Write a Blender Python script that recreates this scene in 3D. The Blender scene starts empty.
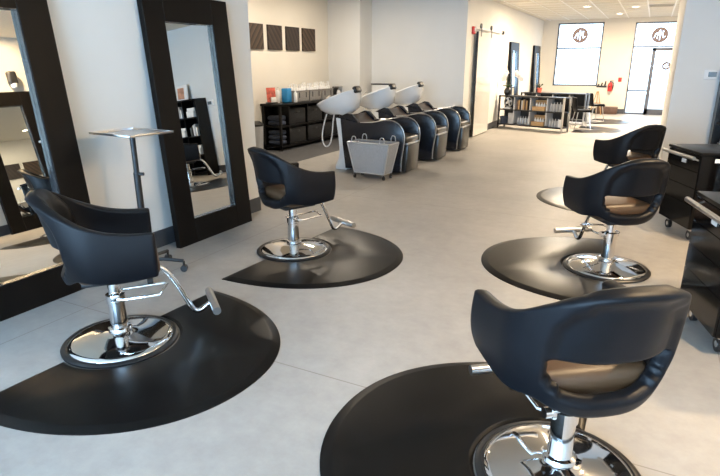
import bpy, bmesh, math, random
from mathutils import Vector, Matrix
R = math.radians
PI = math.pi
random.seed(7)
scn = bpy.context.scene
COL = scn.collection

# ------------------------------------------------------------------ materials
def mat(name, color, rough=0.5, metal=0.0, var=0.08, scale=12.0, bump=0.0, bscale=60.0, spec=0.5, coat=0.0,
        emit=None, estr=0.0, rvar=0.0, stretch=None):
    m = bpy.data.materials.new(name)
    m.use_nodes = True
    nt = m.node_tree
    b = nt.nodes['Principled BSDF']
    b.inputs['Roughness'].default_value = rough
    b.inputs['Metallic'].default_value = metal
    b.inputs['Specular IOR Level'].default_value = spec
    b.inputs['Coat Weight'].default_value = coat
    tc = nt.nodes.new('ShaderNodeTexCoord')
    src = tc.outputs['Object']
    if stretch:
        mp = nt.nodes.new('ShaderNodeMapping')
        mp.inputs['Scale'].default_value = stretch
        nt.links.new(src, mp.inputs['Vector'])
        src = mp.outputs['Vector']
    n = nt.nodes.new('ShaderNodeTexNoise')
    n.inputs['Scale'].default_value = scale
    n.inputs['Detail'].default_value = 4
    nt.links.new(src, n.inputs['Vector'])
    r = nt.nodes.new('ShaderNodeValToRGB')
    c = color
    r.color_ramp.elements[0].position = 0.3
    r.color_ramp.elements[1].position = 0.7
    r.color_ramp.elements[0].color = (c[0]*(1-var), c[1]*(1-var), c[2]*(1-var), 1)
    r.color_ramp.elements[1].color = (min(1, c[0]*(1+var)), min(1, c[1]*(1+var)), min(1, c[2]*(1+var)), 1)
    nt.links.new(n.outputs['Fac'], r.inputs['Fac'])
    nt.links.new(r.outputs['Color'], b.inputs['Base Color'])
    if rvar:
        mr = nt.nodes.new('ShaderNodeMapRange')
        mr.inputs['To Min'].default_value = max(0.0, rough-rvar)
        mr.inputs['To Max'].default_value = rough+rvar
        nt.links.new(n.outputs['Fac'], mr.inputs['Value'])
        nt.links.new(mr.outputs['Result'], b.inputs['Roughness'])
    if bump:
        n2 = nt.nodes.new('ShaderNodeTexNoise')
        n2.inputs['Scale'].default_value = bscale
        n2.inputs['Detail'].default_value = 3
        nt.links.new(src, n2.inputs['Vector'])
        bp = nt.nodes.new('ShaderNodeBump')
        bp.inputs['Strength'].default_value = bump
        bp.inputs['Distance'].default_value = 0.004
        nt.links.new(n2.outputs['Fac'], bp.inputs['Height'])
        nt.links.new(bp.outputs['Normal'], b.inputs['Normal'])
    if emit:
        b.inputs['Emission Color'].default_value = (*emit, 1)
        b.inputs['Emission Strength'].default_value = estr
    return m

def glass_mat(name, tint=(1, 1, 1), mixv=0.06, rough=0.0):
    m = bpy.data.materials.new(name)
    m.use_nodes = True
    nt = m.node_tree
    for n in list(nt.nodes):
        nt.nodes.remove(n)
    out = nt.nodes.new('ShaderNodeOutputMaterial')
    tr = nt.nodes.new('ShaderNodeBsdfTransparent')
    tr.inputs['Color'].default_value = (*tint, 1)
    gl = nt.nodes.new('ShaderNodeBsdfGlossy')
    gl.inputs['Roughness'].default_value = rough
    mx = nt.nodes.new('ShaderNodeMixShader')
    mx.inputs['Fac'].default_value = mixv
    nt.links.new(tr.outputs[0], mx.inputs[1])
    nt.links.new(gl.outputs[0], mx.inputs[2])
    nt.links.new(mx.outputs[0], out.inputs['Surface'])
    return m

def floor_mat():
    m = bpy.data.materials.new('polished_concrete')
    m.use_nodes = True
    nt = m.node_tree
    L = nt.links.new
    b = nt.nodes['Principled BSDF']
    tc = nt.nodes.new('ShaderNodeTexCoord')
    n1 = nt.nodes.new('ShaderNodeTexNoise'); n1.inputs['Scale'].default_value = 1.1; n1.inputs['Detail'].default_value = 6
    n2 = nt.nodes.new('ShaderNodeTexNoise'); n2.inputs['Scale'].default_value = 9.0; n2.inputs['Detail'].default_value = 8
    n2.inputs['Roughness'].default_value = 0.7
    L(tc.outputs['Object'], n1.inputs['Vector']); L(tc.outputs['Object'], n2.inputs['Vector'])
    mx = nt.nodes.new('ShaderNodeMath'); mx.operation = 'MULTIPLY_ADD'
    mx.inputs[1].default_value = 0.5; L(n1.outputs['Fac'], mx.inputs[0])
    h = nt.nodes.new('ShaderNodeMath'); h.operation = 'MULTIPLY'; h.inputs[1].default_value = 0.5
    L(n2.outputs['Fac'], h.inputs[0]); L(h.outputs[0], mx.inputs[2])
    r = nt.nodes.new('ShaderNodeValToRGB')
    r.color_ramp.elements[0].position = 0.36; r.color_ramp.elements[1].position = 0.64
    r.color_ramp.elements[0].color = (0.305, 0.292, 0.280, 1)
    r.color_ramp.elements[1].color = (0.405, 0.390, 0.374, 1)
    L(mx.outputs[0], r.inputs['Fac'])
    # saw-cut joints
    sx = nt.nodes.new('ShaderNodeSeparateXYZ'); L(tc.outputs['Object'], sx.inputs[0])
    def joint(sock, off, period):
        a = nt.nodes.new('ShaderNodeMath'); a.operation = 'SUBTRACT'; a.inputs[1].default_value = off - period/2
        L(sock, a.inputs[0])
        p = nt.nodes.new('ShaderNodeMath'); p.operation = 'FLOORED_MODULO'; p.inputs[1].default_value = period
        L(a.outputs[0], p.inputs[0])
        s = nt.nodes.new('ShaderNodeMath'); s.operation = 'SUBTRACT'; s.inputs[1].default_value = period/2
        L(p.outputs[0], s.inputs[0])
        ab = nt.nodes.new('ShaderNodeMath'); ab.operation = 'ABSOLUTE'; L(s.outputs[0], ab.inputs[0])
        lt = nt.nodes.new('ShaderNodeMath'); lt.operation = 'LESS_THAN'; lt.inputs[1].default_value = 0.0035
        L(ab.outputs[0], lt.inputs[0])
        return lt.outputs[0]
    j1 = joint(sx.outputs['X'], -3.13, 3.66); j2 = joint(sx.outputs['Y'], 2.13, 3.66)
    jm = nt.nodes.new('ShaderNodeMath'); jm.operation = 'MAXIMUM'; L(j1, jm.inputs[0]); L(j2, jm.inputs[1])
    mc = nt.nodes.new('ShaderNodeMixRGB'); mc.inputs['Color2'].default_value = (0.20, 0.18, 0.16, 1)
    fm = nt.nodes.new('ShaderNodeMath'); fm.operation = 'MULTIPLY'; fm.inputs[1].default_value = 0.75
    L(jm.outputs[0], fm.inputs[0]); L(fm.outputs[0], mc.inputs['Fac'])
    L(r.outputs['Color'], mc.inputs['Color1'])
    L(mc.outputs['Color'], b.inputs['Base Color'])
    mr = nt.nodes.new('ShaderNodeMapRange'); mr.inputs['To Min'].default_value = 0.42; mr.inputs['To Max'].default_value = 0.56
    L(n2.outputs['Fac'], mr.inputs['Value']); L(mr.outputs['Result'], b.inputs['Roughness'])
    b.inputs['Specular IOR Level'].default_value = 0.36
    bp = nt.nodes.new('ShaderNodeBump'); bp.inputs['Strength'].default_value = 0.06; bp.inputs['Distance'].default_value = 0.003
    L(n2.outputs['Fac'], bp.inputs['Height']); L(bp.outputs['Normal'], b.inputs['Normal'])
    return m

def plank_mat(name, angle, c1, c2):
    m = bpy.data.materials.new(name)
    m.use_nodes = True
    nt = m.node_tree; L = nt.links.new
    b = nt.nodes['Principled BSDF']; b.inputs['Roughness'].default_value = 0.6
    tc = nt.nodes.new('ShaderNodeTexCoord')
    mp = nt.nodes.new('ShaderNodeMapping'); mp.inputs['Rotation'].default_value = (angle, 0, 0)
    L(tc.outputs['Object'], mp.inputs['Vector'])
    w = nt.nodes.new('ShaderNodeTexWave'); w.bands_direction = 'Y'; w.wave_profile = 'SAW'
    w.inputs['Scale'].default_value = 3.2; w.inputs['Distortion'].default_value = 0.9; w.inputs['Detail'].default_value = 2
    L(mp.outputs['Vector'], w.inputs['Vector'])
    r = nt.nodes.new('ShaderNodeValToRGB')
    r.color_ramp.elements[0].color = (*c1, 1); r.color_ramp.elements[1].color = (*c2, 1)
    L(w.outputs['Fac'], r.inputs['Fac']); L(r.outputs['Color'], b.inputs['Base Color'])
    return m

def wicker_mat(name, c1, c2, sc=60):
    m = bpy.data.materials.new(name)
    m.use_nodes = True
    nt = m.node_tree; L = nt.links.new
    b = nt.nodes['Principled BSDF']; b.inputs['Roughness'].default_value = 0.7
    tc = nt.nodes.new('ShaderNodeTexCoord')
    k = nt.nodes.new('ShaderNodeTexChecker'); k.inputs['Scale'].default_value = sc
    k.inputs['Color1'].default_value = (*c1, 1); k.inputs['Color2'].default_value = (*c2, 1)
    L(tc.outputs['Object'], k.inputs['Vector']); L(k.outputs['Color'], b.inputs['Base Color'])
    bp = nt.nodes.new('ShaderNodeBump'); bp.inputs['Strength'].default_value = 0.4; bp.inputs['Distance'].default_value = 0.004
    L(k.outputs['Fac'], bp.inputs['Height']); L(bp.outputs['Normal'], b.inputs['Normal'])
    return m

def mesh_mat(name, color, scale, cover):
    """woven wire mesh: fine see-through grid"""
    m = bpy.data.materials.new(name)
    m.use_nodes = True
    nt = m.node_tree; L = nt.links.new
    b = nt.nodes['Principled BSDF']
    b.inputs['Base Color'].default_value = (*color, 1); b.inputs['Roughness'].default_value = 0.45; b.inputs['Metallic'].default_value = 0.3
    tc = nt.nodes.new('ShaderNodeTexCoord')
    n = nt.nodes.new('ShaderNodeTexNoise'); n.inputs['Scale'].default_value = scale; n.inputs['Detail'].default_value = 2
    L(tc.outputs['Object'], n.inputs['Vector'])
    mr = nt.nodes.new('ShaderNodeMapRange'); mr.inputs['From Min'].default_value = 0.35; mr.inputs['From Max'].default_value = 0.65
    mr.inputs['To Min'].default_value = cover-0.12; mr.inputs['To Max'].default_value = cover+0.12
    L(n.outputs['Fac'], mr.inputs['Value']); L(mr.outputs['Result'], b.inputs['Alpha'])
    return m

M = {}
M['floor'] = floor_mat()
M['wall'] = mat('wall_paint', (0.73, 0.725, 0.705), 0.75, var=0.015, scale=2, bump=0.05, bscale=180)
M['wall_warm'] = mat('wall_paint_warm', (0.73, 0.69, 0.62), 0.75, var=0.015, scale=2, bump=0.05, bscale=180)
M['ceil'] = mat('ceiling_tile', (0.72, 0.68, 0.60), 0.85, var=0.05, scale=40, bump=0.1, bscale=200)
M['tbar'] = mat('ceiling_bar', (0.86, 0.84, 0.80), 0.4, var=0.02)
M['base'] = mat('baseboard_vinyl', (0.05, 0.055, 0.065), 0.45, var=0.1)
M['leather'] = mat('black_vinyl', (0.0055, 0.006, 0.008), 0.43, var=0.2, scale=6, bump=0.10, bscale=220, spec=0.20)
M['seat'] = mat('vinyl_warm_sheen', (0.075, 0.038, 0.017), 0.44, var=0.15, scale=6, bump=0.12, bscale=220, spec=0.6)  # warm lamp reflection on the dark seat tops, put into the base colour
M['rubber'] = mat('black_rubber_mat', (0.005, 0.0045, 0.0045), 0.32, var=0.2, scale=5, bump=0.05, bscale=300, spec=0.20, rvar=0.04)
M['gasket'] = mat('black_gasket', (0.012, 0.012, 0.013), 0.35, var=0.1)
M['chrome'] = mat('chrome', (0.82, 0.82, 0.83), 0.06, 1.0, var=0.02, scale=3)
M['satin'] = mat('satin_steel', (0.62, 0.62, 0.63), 0.28, 1.0, var=0.05, scale=20)
M['mirror'] = mat('mirror_silver', (0.88, 0.90, 0.88), 0.0, 1.0, var=0.0)
M['frame'] = mat('espresso_wood', (0.0045, 0.0035, 0.003), 0.42, spec=0.15, var=0.25, scale=6, stretch=(1, 1, 0.15), bump=0.05)
M['jamb'] = mat('espresso_lacquer', (0.03, 0.03, 0.034), 0.18, var=0.1, spec=0.8, coat=0.5)
M['black'] = mat('black_laminate', (0.0045, 0.004, 0.004), 0.32, spec=0.22, var=0.15)
M['gloss'] = mat('black_gloss_laminate', (0.003, 0.0026, 0.0026), 0.12, var=0.15, spec=0.22)
M['dark'] = mat('dark_wood', (0.007, 0.006, 0.006), 0.45, spec=0.3, var=0.3, scale=8)
M['plast'] = mat('black_plastic', (0.015, 0.015, 0.016), 0.4, var=0.1)
M['white'] = mat('white_plastic', (0.80, 0.80, 0.80), 0.35, var=0.02)
M['ceramic'] = mat('white_ceramic', (0.82, 0.84, 0.86), 0.10, var=0.01, coat=0.6)
M['paper'] = mat('white_paper', (0.78, 0.78, 0.76), 0.7, var=0.03)
M['navy'] = mat('black_glossy_vinyl', (0.006, 0.009, 0.016), 0.26, var=0.2, spec=0.6, scale=5)
M['olive'] = mat('footrest_vinyl', (0.022, 0.020, 0.016), 0.30, var=0.2, spec=0.6)
M['sheenv'] = mat('wash_vinyl_warm_sheen', (0.045, 0.026, 0.014), 0.32, var=0.2, spec=0.6)  # black wash seats, their warm reflection painted in as brown
M['alum'] = mat('window_aluminium', (0.12, 0.12, 0.13), 0.4, 0.6, var=0.05)
M['glass'] = glass_mat('window_glass')
M['door_white'] = mat('white_gloss_board', (0.82, 0.80, 0.76), 0.10, var=0.02, coat=0.5)
M['red'] = mat('red_enamel', (0.55, 0.03, 0.025), 0.35, var=0.05)
M['towel'] = mat('slate_towel', (0.045, 0.055, 0.085), 0.9, var=0.25, scale=30, bump=0.4, bscale=120)
M['wick'] = wicker_mat('grey_wicker', (0.30, 0.29, 0.28), (0.20, 0.19, 0.185))
M['wickd'] = wicker_mat('black_wicker', (0.022, 0.022, 0.024), (0.010, 0.010, 0.011))
M['blue'] = mat('blue_plastic', (0.02, 0.22, 0.50), 0.3, var=0.05)
M['amber'] = mat('amber_plastic', (0.45, 0.30, 0.14), 0.3, var=0.1)
M['skin'] = mat('peach_print', (0.55, 0.28, 0.18), 0.5, var=0.5, scale=9)
M['redprint'] = mat('red_print', (0.50, 0.10, 0.07), 0.5, var=0.6, scale=14)
M['crate'] = mat('pale_wood', (0.42, 0.27, 0.13), 0.6, var=0.2, scale=12, stretch=(1, 4, 4))
M['carpet'] = mat('grey_alcove_floor', (0.085, 0.085, 0.09), 0.6, var=0.15, scale=14, bump=0.2)
M['meshm'] = mesh_mat('silver_wire_mesh', (0.60, 0.61, 0.63), 260, 0.48)
M['silver'] = mat('silver_paint', (0.45, 0.46, 0.48), 0.35, 0.7, var=0.05)
M['petal'] = mat('white_petal', (0.82, 0.78, 0.76), 0.5, var=0.05)
M['leaf'] = mat('dark_leaf', (0.03, 0.06, 0.02), 0.45, var=0.3)
M['lens'] = mat('lamp_lens', (0.9, 0.85, 0.75), 0.5, emit=(1.0, 0.80, 0.52), estr=9.0)
M['logo'] = glass_mat('brown_film', (0.155, 0.078, 0.048), 0.0, 0.3)
M['decal'] = mat('white_decal', (0.85, 0.84, 0.82), 0.6, var=0.02)
M['trash'] = mat('light_grey_bin', (0.45, 0.46, 0.48), 0.4, var=0.05)
M['bench'] = mat('brown_wood', (0.09, 0.05, 0.035), 0.5, var=0.25)
M['lcd'] = mat('grey_display', (0.10, 0.12, 0.13), 0.25, var=0.05)
M['vent'] = mat('vent_metal', (0.55, 0.52, 0.47), 0.5, var=0.04)
M['asphalt'] = mat('outdoor_pavement', (0.42, 0.42, 0.41), 0.9, var=0.1)

# ------------------------------------------------------------------ mesh building
class B:
    def __init__(s):
        s.bm = bmesh.new()
    def _add(s, geom_verts, mtx):
        bmesh.ops.transform(s.bm, matrix=mtx, verts=geom_verts)
    def box(s, c, d, rot=(0, 0, 0), bevel=0.0, seg=2):
        r = bmesh.ops.create_cube(s.bm, size=1.0)
        vs = r['verts']
        bmesh.ops.scale(s.bm, vec=Vector(d), verts=vs)
        if bevel > 0:
            es = list({e for v in vs for e in v.link_edges})
            rb = bmesh.ops.bevel(s.bm, geom=es, offset=min(bevel, min(d)*0.49), segments=seg, affect='EDGES', profile=0.5)
            vs = list({v for f in rb['faces'] for v in f.verts} | {v for v in vs if v.is_valid})
        m = Matrix.Translation(Vector(c)) @ Matrix.Rotation(rot[2], 4, 'Z') @ Matrix.Rotation(rot[1], 4, 'Y') @ Matrix.Rotation(rot[0], 4, 'X')
        s._add(vs, m)
        return s
    def cyl(s, p0, p1, r, seg=16, r2=None):
        p0, p1 = Vector(p0), Vector(p1)
        d = p1 - p0
        q = bmesh.ops.create_cone(s.bm, cap_ends=True, segments=seg, radius1=r, radius2=r if r2 is None else r2, depth=d.length)
        m = Matrix.Translation((p0+p1)/2) @ d.to_track_quat('Z', 'Y').to_matrix().to_4x4()
        s._add(q['verts'], m)
        return s
    def sph(s, c, r, sc=(1, 1, 1), seg=16):
        q = bmesh.ops.create_uvsphere(s.bm, u_segments=seg, v_segments=max(6, seg//2), radius=r)
        s._add(q['verts'], Matrix.Translation(Vector(c)) @ Matrix.Diagonal((*sc, 1)))
        return s
    def lathe(s, prof, c=(0, 0, 0), seg=32, mtx=None, closed=False):
        rings = []
        for (r, z) in prof:
            if r < 1e-6:
                rings.append([s.bm.verts.new((0, 0, z))])
            else:
                rings.append([s.bm.verts.new((r*math.cos(2*PI*k/seg), r*math.sin(2*PI*k/seg), z)) for k in range(seg)])
        pairs = list(zip(rings[:-1], rings[1:]))
        if closed:
            pairs.append((rings[-1], rings[0]))
        for a, b in pairs:
            for k in range(seg):
                k2 = (k+1) % seg
                if len(a) == 1 and len(b) == 1:
                    continue
                if len(a) == 1:
                    s.bm.faces.new((a[0], b[k2], b[k]))
                elif len(b) == 1:
                    s.bm.faces.new((a[k], a[k2], b[0]))
                else:
                    s.bm.faces.new((a[k], a[k2], b[k2], b[k]))
        vs = [v for rg in rings for v in rg]
        m = Matrix.Translation(Vector(c))
        if mtx is not None:
            m = m @ mtx
        s._add(vs, m)
        return s
    def tube(s, pts, r, seg=10, closed=False, smooth=0):
        P = [Vector(p) for p in pts]
        for _ in range(smooth):
            Q = []
            n = len(P)
            for i in range(n if closed else n-1):
                a, b = P[i], P[(i+1) % n]
                Q += [a*0.75+b*0.25, a*0.25+b*0.75]
            if not closed:
                Q = [P[0]] + Q + [P[-1]]
            P = Q
        n = len(P)
        rings = []
        up = None
        for i in range(n):
            if closed:
                t = (P[(i+1) % n]-P[i-1]).normalized()
            else:
                t = (P[min(i+1, n-1)]-P[max(i-1, 0)]).normalized()
            if up is None:
                up = t.orthogonal().normalized()
            u = (up - t*up.dot(t))
            u = u.normalized() if u.length > 1e-6 else t.orthogonal().normalized()
            up = u
            w = t.cross(u)
            rings.append([s.bm.verts.new(P[i]+u*(r*math.cos(2*PI*k/seg))+w*(r*math.sin(2*PI*k/seg))) for k in range(seg)])
        rng = range(n if closed else n-1)
        for i in rng:
            a, b = rings[i], rings[(i+1) % n]
            for k in range(seg):
                k2 = (k+1) % seg
                s.bm.faces.new((a[k], a[k2], b[k2], b[k]))
        if not closed:
            s.bm.faces.new(rings[0][::-1]); s.bm.faces.new(rings[-1])
        return s
    def prism(s, poly, z0, z1, mtx=None, bevel=0.0):
        a = [s.bm.verts.new((p[0], p[1], z0)) for p in poly]
        b = [s.bm.verts.new((p[0], p[1], z1)) for p in poly]
        n = len(poly)
        fs = [s.bm.faces.new(a[::-1]), s.bm.faces.new(b)]
        for k in range(n):
            k2 = (k+1) % n
            fs.append(s.bm.faces.new((a[k], a[k2], b[k2], b[k])))
        vs = a+b
        if bevel > 0:
            es = [e for e in {e for f in fs[:2] for e in f.edges}]
            rb = bmesh.ops.bevel(s.bm, geom=es, offset=bevel, segments=2, affect='EDGES', profile=0.5)
            vs = list({v for f in rb['faces'] for v in f.verts} | {v for v in vs if v.is_valid})
        if mtx is not None:
            s._add(vs, mtx)
        return s
    def grid(s, rows, closed_u=False):
        g = [[s.bm.verts.new(p) for p in r] for r in rows]
        for i in range(len(g)-1):
            n = len(g[i])
            for j in range(n if closed_u else n-1):
                s.bm.faces.new((g[i][j], g[i][(j+1) % n], g[i+1][(j+1) % n], g[i+1][j]))
        return g
    def xform(s, m):
        bmesh.ops.transform(s.bm, matrix=m, verts=s.bm.verts)
        return s
    def build(s, name, m, parent=None, smooth=True, angle=40, recalc=True):
        if recalc:
            bmesh.ops.recalc_face_normals(s.bm, faces=s.bm.faces)
        me = bpy.data.meshes.new(name)
        s.bm.to_mesh(me); s.bm.free()
        me.materials.append(m)
        if smooth:
            for p in me.polygons:
                p.use_smooth = True
            me.set_sharp_from_angle(angle=R(angle))
        o = bpy.data.objects.new(name, me)
        COL.objects.link(o)
        if parent is not None:
            o.parent = parent
        return o

def tag(o, label, cat, group=None, kind=None):
    o['label'] = label; o['category'] = cat
    if group: o['group'] = group
    if kind: o['kind'] = kind
    return o

def thing(name, label, cat, loc=(0, 0, 0), rz=0.0, group=None):
    o = bpy.data.objects.new(name, None)
    o.empty_display_size = 0.1
    COL.objects.link(o)
    o.location = loc; o.rotation_euler = (0, 0, rz)
    return tag(o, label, cat, group)

def single(name, b, m, label, cat, loc=(0, 0, 0), rz=0.0, group=None, **k):
    o = b.build(name, m, **k)
    o.location = loc; o.rotation_euler = (0, 0, rz)
    return tag(o, label, cat, group)

def struct(name, b, m, parent=None, **k):
    o = b.build(name, m, parent, **k)
    if parent is None:
        o['kind'] = 'structure'
    return o

def dup(root, loc, rz, label=None, group=None):
    r = root.copy(); COL.objects.link(r)
    r.location = loc; r.rotation_euler = (0, 0, rz)
    if label: r['label'] = label
    if group: r['group'] = group
    for ch in list(root.children):
        c = ch.copy(); COL.objects.link(c); c.parent = r
        for g in list(ch.children):
            d = g.copy(); COL.objects.link(d); d.parent = c
    return r

# ------------------------------------------------------------------ setting
HC = 2.90
XL, XA, XB = -3.67, -6.33, -3.45      # mirror wall, alcove wall, corridor left wall
XR = 1.55                              # right wall by the chairs
YF, YB = 20.0, -3.6
WD, WX, WC = 8.70, 0.245, 12.4         # thermostat wall
def wallbox(x0, x1, y0, y1, z0=0.0, z1=HC):
    return ((x0+x1)/2, (y0+y1)/2, (z0+z1)/2), (abs(x1-x0), abs(y1-y0), abs(z1-z0))

b = B(); b.box(*wallbox(-6.6, 2.7, YB-0.2, YF+0.25, -0.12, 0.0)); struct('floor', b, M['floor'], smooth=False)
b = B(); b.box(*wallbox(XA, -5.05, 4.95, 10.83, 0.0, 0.004)); struct('floor_alcove', b, M['carpet'], smooth=False)
b = B(); b.box(*wallbox(-6.6, 2.7, YB-0.2, YF+0.25, HC, HC+0.12)); struct('ceiling', b, M['ceil'], smooth=False)
b = B()
for k in range(-5, 7):
    x = -0.35+k*0.58
    b.box((x, (YF+11.5)/2, HC-0.004), (0.028, YF-11.5, 0.012))
for k in range(15):
    b.box((-0.9, 11.6+k*0.61, HC-0.003), (5.0, 0.024, 0.008))
struct('trim_1', b, M['tbar'], smooth=False)

b = B(); b.box(*wallbox(XL-0.16, XL, YB, 4.72)); struct('wall_left', b, M['wall'], smooth=False)
b = B(); b.box(*wallbox(XA-0.1, XL-0.16, 4.56, 4.72)); struct('wall_alcove_near', b, M['wall_warm'], smooth=False)
b = B(); b.box(*wallbox(XA-0.16, XA, 4.56, 10.83)); struct('wall_alcove', b, M['wall_warm'], smooth=False)
b = B(); b.box(*wallbox(XA-0.16, -5.56, 10.83, 11.55)); struct('wall_column', b, M['wall'], smooth=False)
b = B(); b.box(*wallbox(-5.56, XB, 11.40, 11.55)); struct('wall_alcove_far', b, M['wall'], smooth=False)
b = B(); b.box(*wallbox(XB-0.15, XB, 11.55, YF)); struct('wall_corridor', b, M['wall'], smooth=False)
# far wall with window_1 and the glazed entrance
W1 = (-2.99, -1.60, 0.85, 2.80)
E0, E1, EZ = -0.71, 0.95, 2.76
b = B()
b.box(*wallbox(XB-0.15, W1[0], YF, YF+0.2)); b.box(*wallbox(W1[1], E0, YF, YF+0.2)); b.box(*wallbox(E1, 2.7, YF, YF+0.2))
b.box(*wallbox(W1[0], W1[1], YF, YF+0.2, 0, W1[2])); b.box(*wallbox(W1[0], W1[1], YF, YF+0.2, W1[3], HC))
b.box(*wallbox(E0, E1, YF, YF+0.2, EZ, HC))
struct('wall_far', b, M['wall_warm'], smooth=False)
# right side
b = B(); b.box(*wallbox(WX, XR+0.16, WD, WD+0.14)); struct('wall_thermostat', b, M['wall'], smooth=False)
b = B(); b.box(*wallbox(WX, WX+0.14, WD+0.14, WC)); b.box(*wallbox(WX+0.14, 2.55, WC-0.14, WC)); b.box(*wallbox(2.4, 2.55, WC, YF))
struct('wall_right_corridor', b, M['wall'], smooth=False)
b = B(); b.box(*wallbox(XR, XR+0.16, YB, WD)); struct('wall_right', b, M['wall_warm'], smooth=False)
# wall behind the camera with the shop front glazing
BW = (-3.2, 1.2, 0.25, 2.70)
b = B()
b.box(*wallbox(XL-0.16, BW[0], YB-0.2, YB)); b.box(*wallbox(BW[1], XR+0.16, YB-0.2, YB))
b.box(*wallbox(BW[0], BW[1], YB-0.2, YB, 0, BW[2])); b.box(*wallbox(BW[0], BW[1], YB-0.2, YB, BW[3], HC))
struct('wall_back', b, M['wall'], smooth=False)

def window(n, x0, x1, z0, z1, y, vs=(), hs=(), fw=0.045, dep=0.07):
    b = B()
    b.box(((x0+x1)/2, y, z0+fw/2), (x1-x0, dep, fw)); b.box(((x0+x1)/2, y, z1-fw/2), (x1-x0, dep, fw))
    b.box((x0+fw/2, y, (z0+z1)/2), (fw, dep, z1-z0)); b.box((x1-fw/2, y, (z0+z1)/2), (fw, dep, z1-z0))
    for v in vs: b.box((v, y, (z0+z1)/2), (fw, dep, z1-z0-2*fw))
    for h, a0, a1 in hs: b.box(((a0+a1)/2, y, h), (a1-a0, dep, fw))
    o = struct('window_%d' % n, b, M['alum'], smooth=False)
    g = B(); g.box(((x0+x1)/2, y, (z0+z1)/2), (x1-x0-fw, 0.008, z1-z0-fw))
    g.build('pane', M['glass'], o, smooth=False)
    return o
window(1, *W1, YF+0.05, hs=[(2.03, W1[0], W1[1])])
window(2, E0, E1, 0.0, EZ, YF+0.05, hs=[(2.05, E0, E1), (0.73, E0, -0.14)])
window(3, *BW, YB-0.08, vs=(-1.73, -0.27), hs=[])
# entrance door leaf
b = B()
dx0, dx1 = -0.14, 0.83
b.box((dx0+0.05, YF, 1.0), (0.10, 0.05, 2.02)); b.box((dx1-0.05, YF, 1.0), (0.10, 0.05, 2.02))
b.box(((dx0+dx1)/2, YF, 0.09), (dx1-dx0, 0.05, 0.17)); b.box(((dx0+dx1)/2, YF, 1.965), (dx1-dx0, 0.05, 0.09))
dr = struct('door_1', b, M['alum'], smooth=False)
g = B(); g.box(((dx0+dx1)/2, YF, 1.05), (dx1-dx0-0.18, 0.008, 1.78)); g.build('pane', M['glass'], dr, smooth=False)
h = B(); h.box(((dx0+dx1)/2, YF-0.06, 1.0), (dx1-dx0-0.2, 0.03, 0.03)); h.build('push_bar', M['satin'], dr, smooth=False)
# window emblems: brown ring and disc with a pale looping glyph
def emblem(name, x, z, r, label):
    strokes = [([(-0.66, -0.34), (-0.52, 0.10), (-0.36, 0.28), (-0.28, -0.05), (-0.30, -0.45)], 0.11),
               ([(-0.28, -0.1), (-0.15, 0.35), (-0.02, 0.62), (0.04, 0.2), (0.0, -0.62)], 0.12),
               ([(0.04, -0.1), (0.15, 0.22), (0.28, 0.30), (0.34, 0.0), (0.42, -0.35), (0.62, -0.18)], 0.11),
               ([(0.30, 0.52), (0.44, 0.42)], 0.09)]
    def dist(p, a, c):
        d = c-a; t = max(0, min(1, (p-a).dot(d)/d.dot(d)))
        return (p-a-d*t).length
    b = B(); n = 56; vs = {}
    def vert(i, j):
        if (i, j) not in vs: vs[(i, j)] = b.bm.verts.new((r*(2*i/n-1), 0, r*(2*j/n-1)))
        return vs[(i, j)]
    for i in range(n):
        for j in range(n):
            p = Vector((2*(i+0.5)/n-1, 2*(j+0.5)/n-1))
            if p.length > 1.0: continue
            if p.length < 0.84 and any(dist(p, Vector(q0), Vector(q1)) < w*0.42 for pts, w in strokes for q0, q1 in zip(pts[:-1], pts[1:])): continue
            b.bm.faces.new((vert(i, j), vert(i+1, j), vert(i+1, j+1), vert(i, j+1)))
    single(name, b, M['logo'], label, 'decal', (x, YF+0.042 if r > 0.15 else YF-0.008, z), smooth=False, recalc=False)
emblem('window_emblem', -2.29, 2.42, 0.235, 'round brown emblem with clear script on the left far window')
emblem('window_emblem', 0.0, 2.38, 0.225, 'round brown emblem with clear script above the glass entrance door')
emblem('door_emblem', 0.30, 1.48, 0.12, 'small round emblem on the glass entrance door')

def baseboard(n, x0, x1, y0, y1, z=0.15):
    b = B(); b.box(*wallbox(x0, x1, y0, y1, 0, z)); struct('baseboard_'+n, b, M['base'], smooth=False)
baseboard('left', XL, XL+0.012, YB, 4.72)
baseboard('left_end', XL-0.16, XL+0.012, 4.72, 4.732)
baseboard('alcove', XA, XA+0.012, 4.72, 10.83)
baseboard('column', XA, -5.55, 10.818, 10.83)
baseboard('alcove_far', -5.56, XB+0.012, 11.388, 11.40)
baseboard('corridor', XB, XB+0.012, 11.40, YF)
baseboard('far', W1[0]-0.5, E0, YF-0.012, YF)
baseboard('thermostat', WX, XR, WD-0.012, WD)
baseboard('right', XR-0.012, XR, YB, WD)
baseboard('right_corridor', WX-0.012, WX, WD-0.012, WC)
# pavement outside both glazed ends
b = B(); b.box((-0.9, YF+8.2, -0.2), (40, 15.9, 0.1)); b.box((-0.9, YB-8.2, -0.2), (40, 15.9, 0.1))
struct('ground', b, M['asphalt'], smooth=False)

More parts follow.
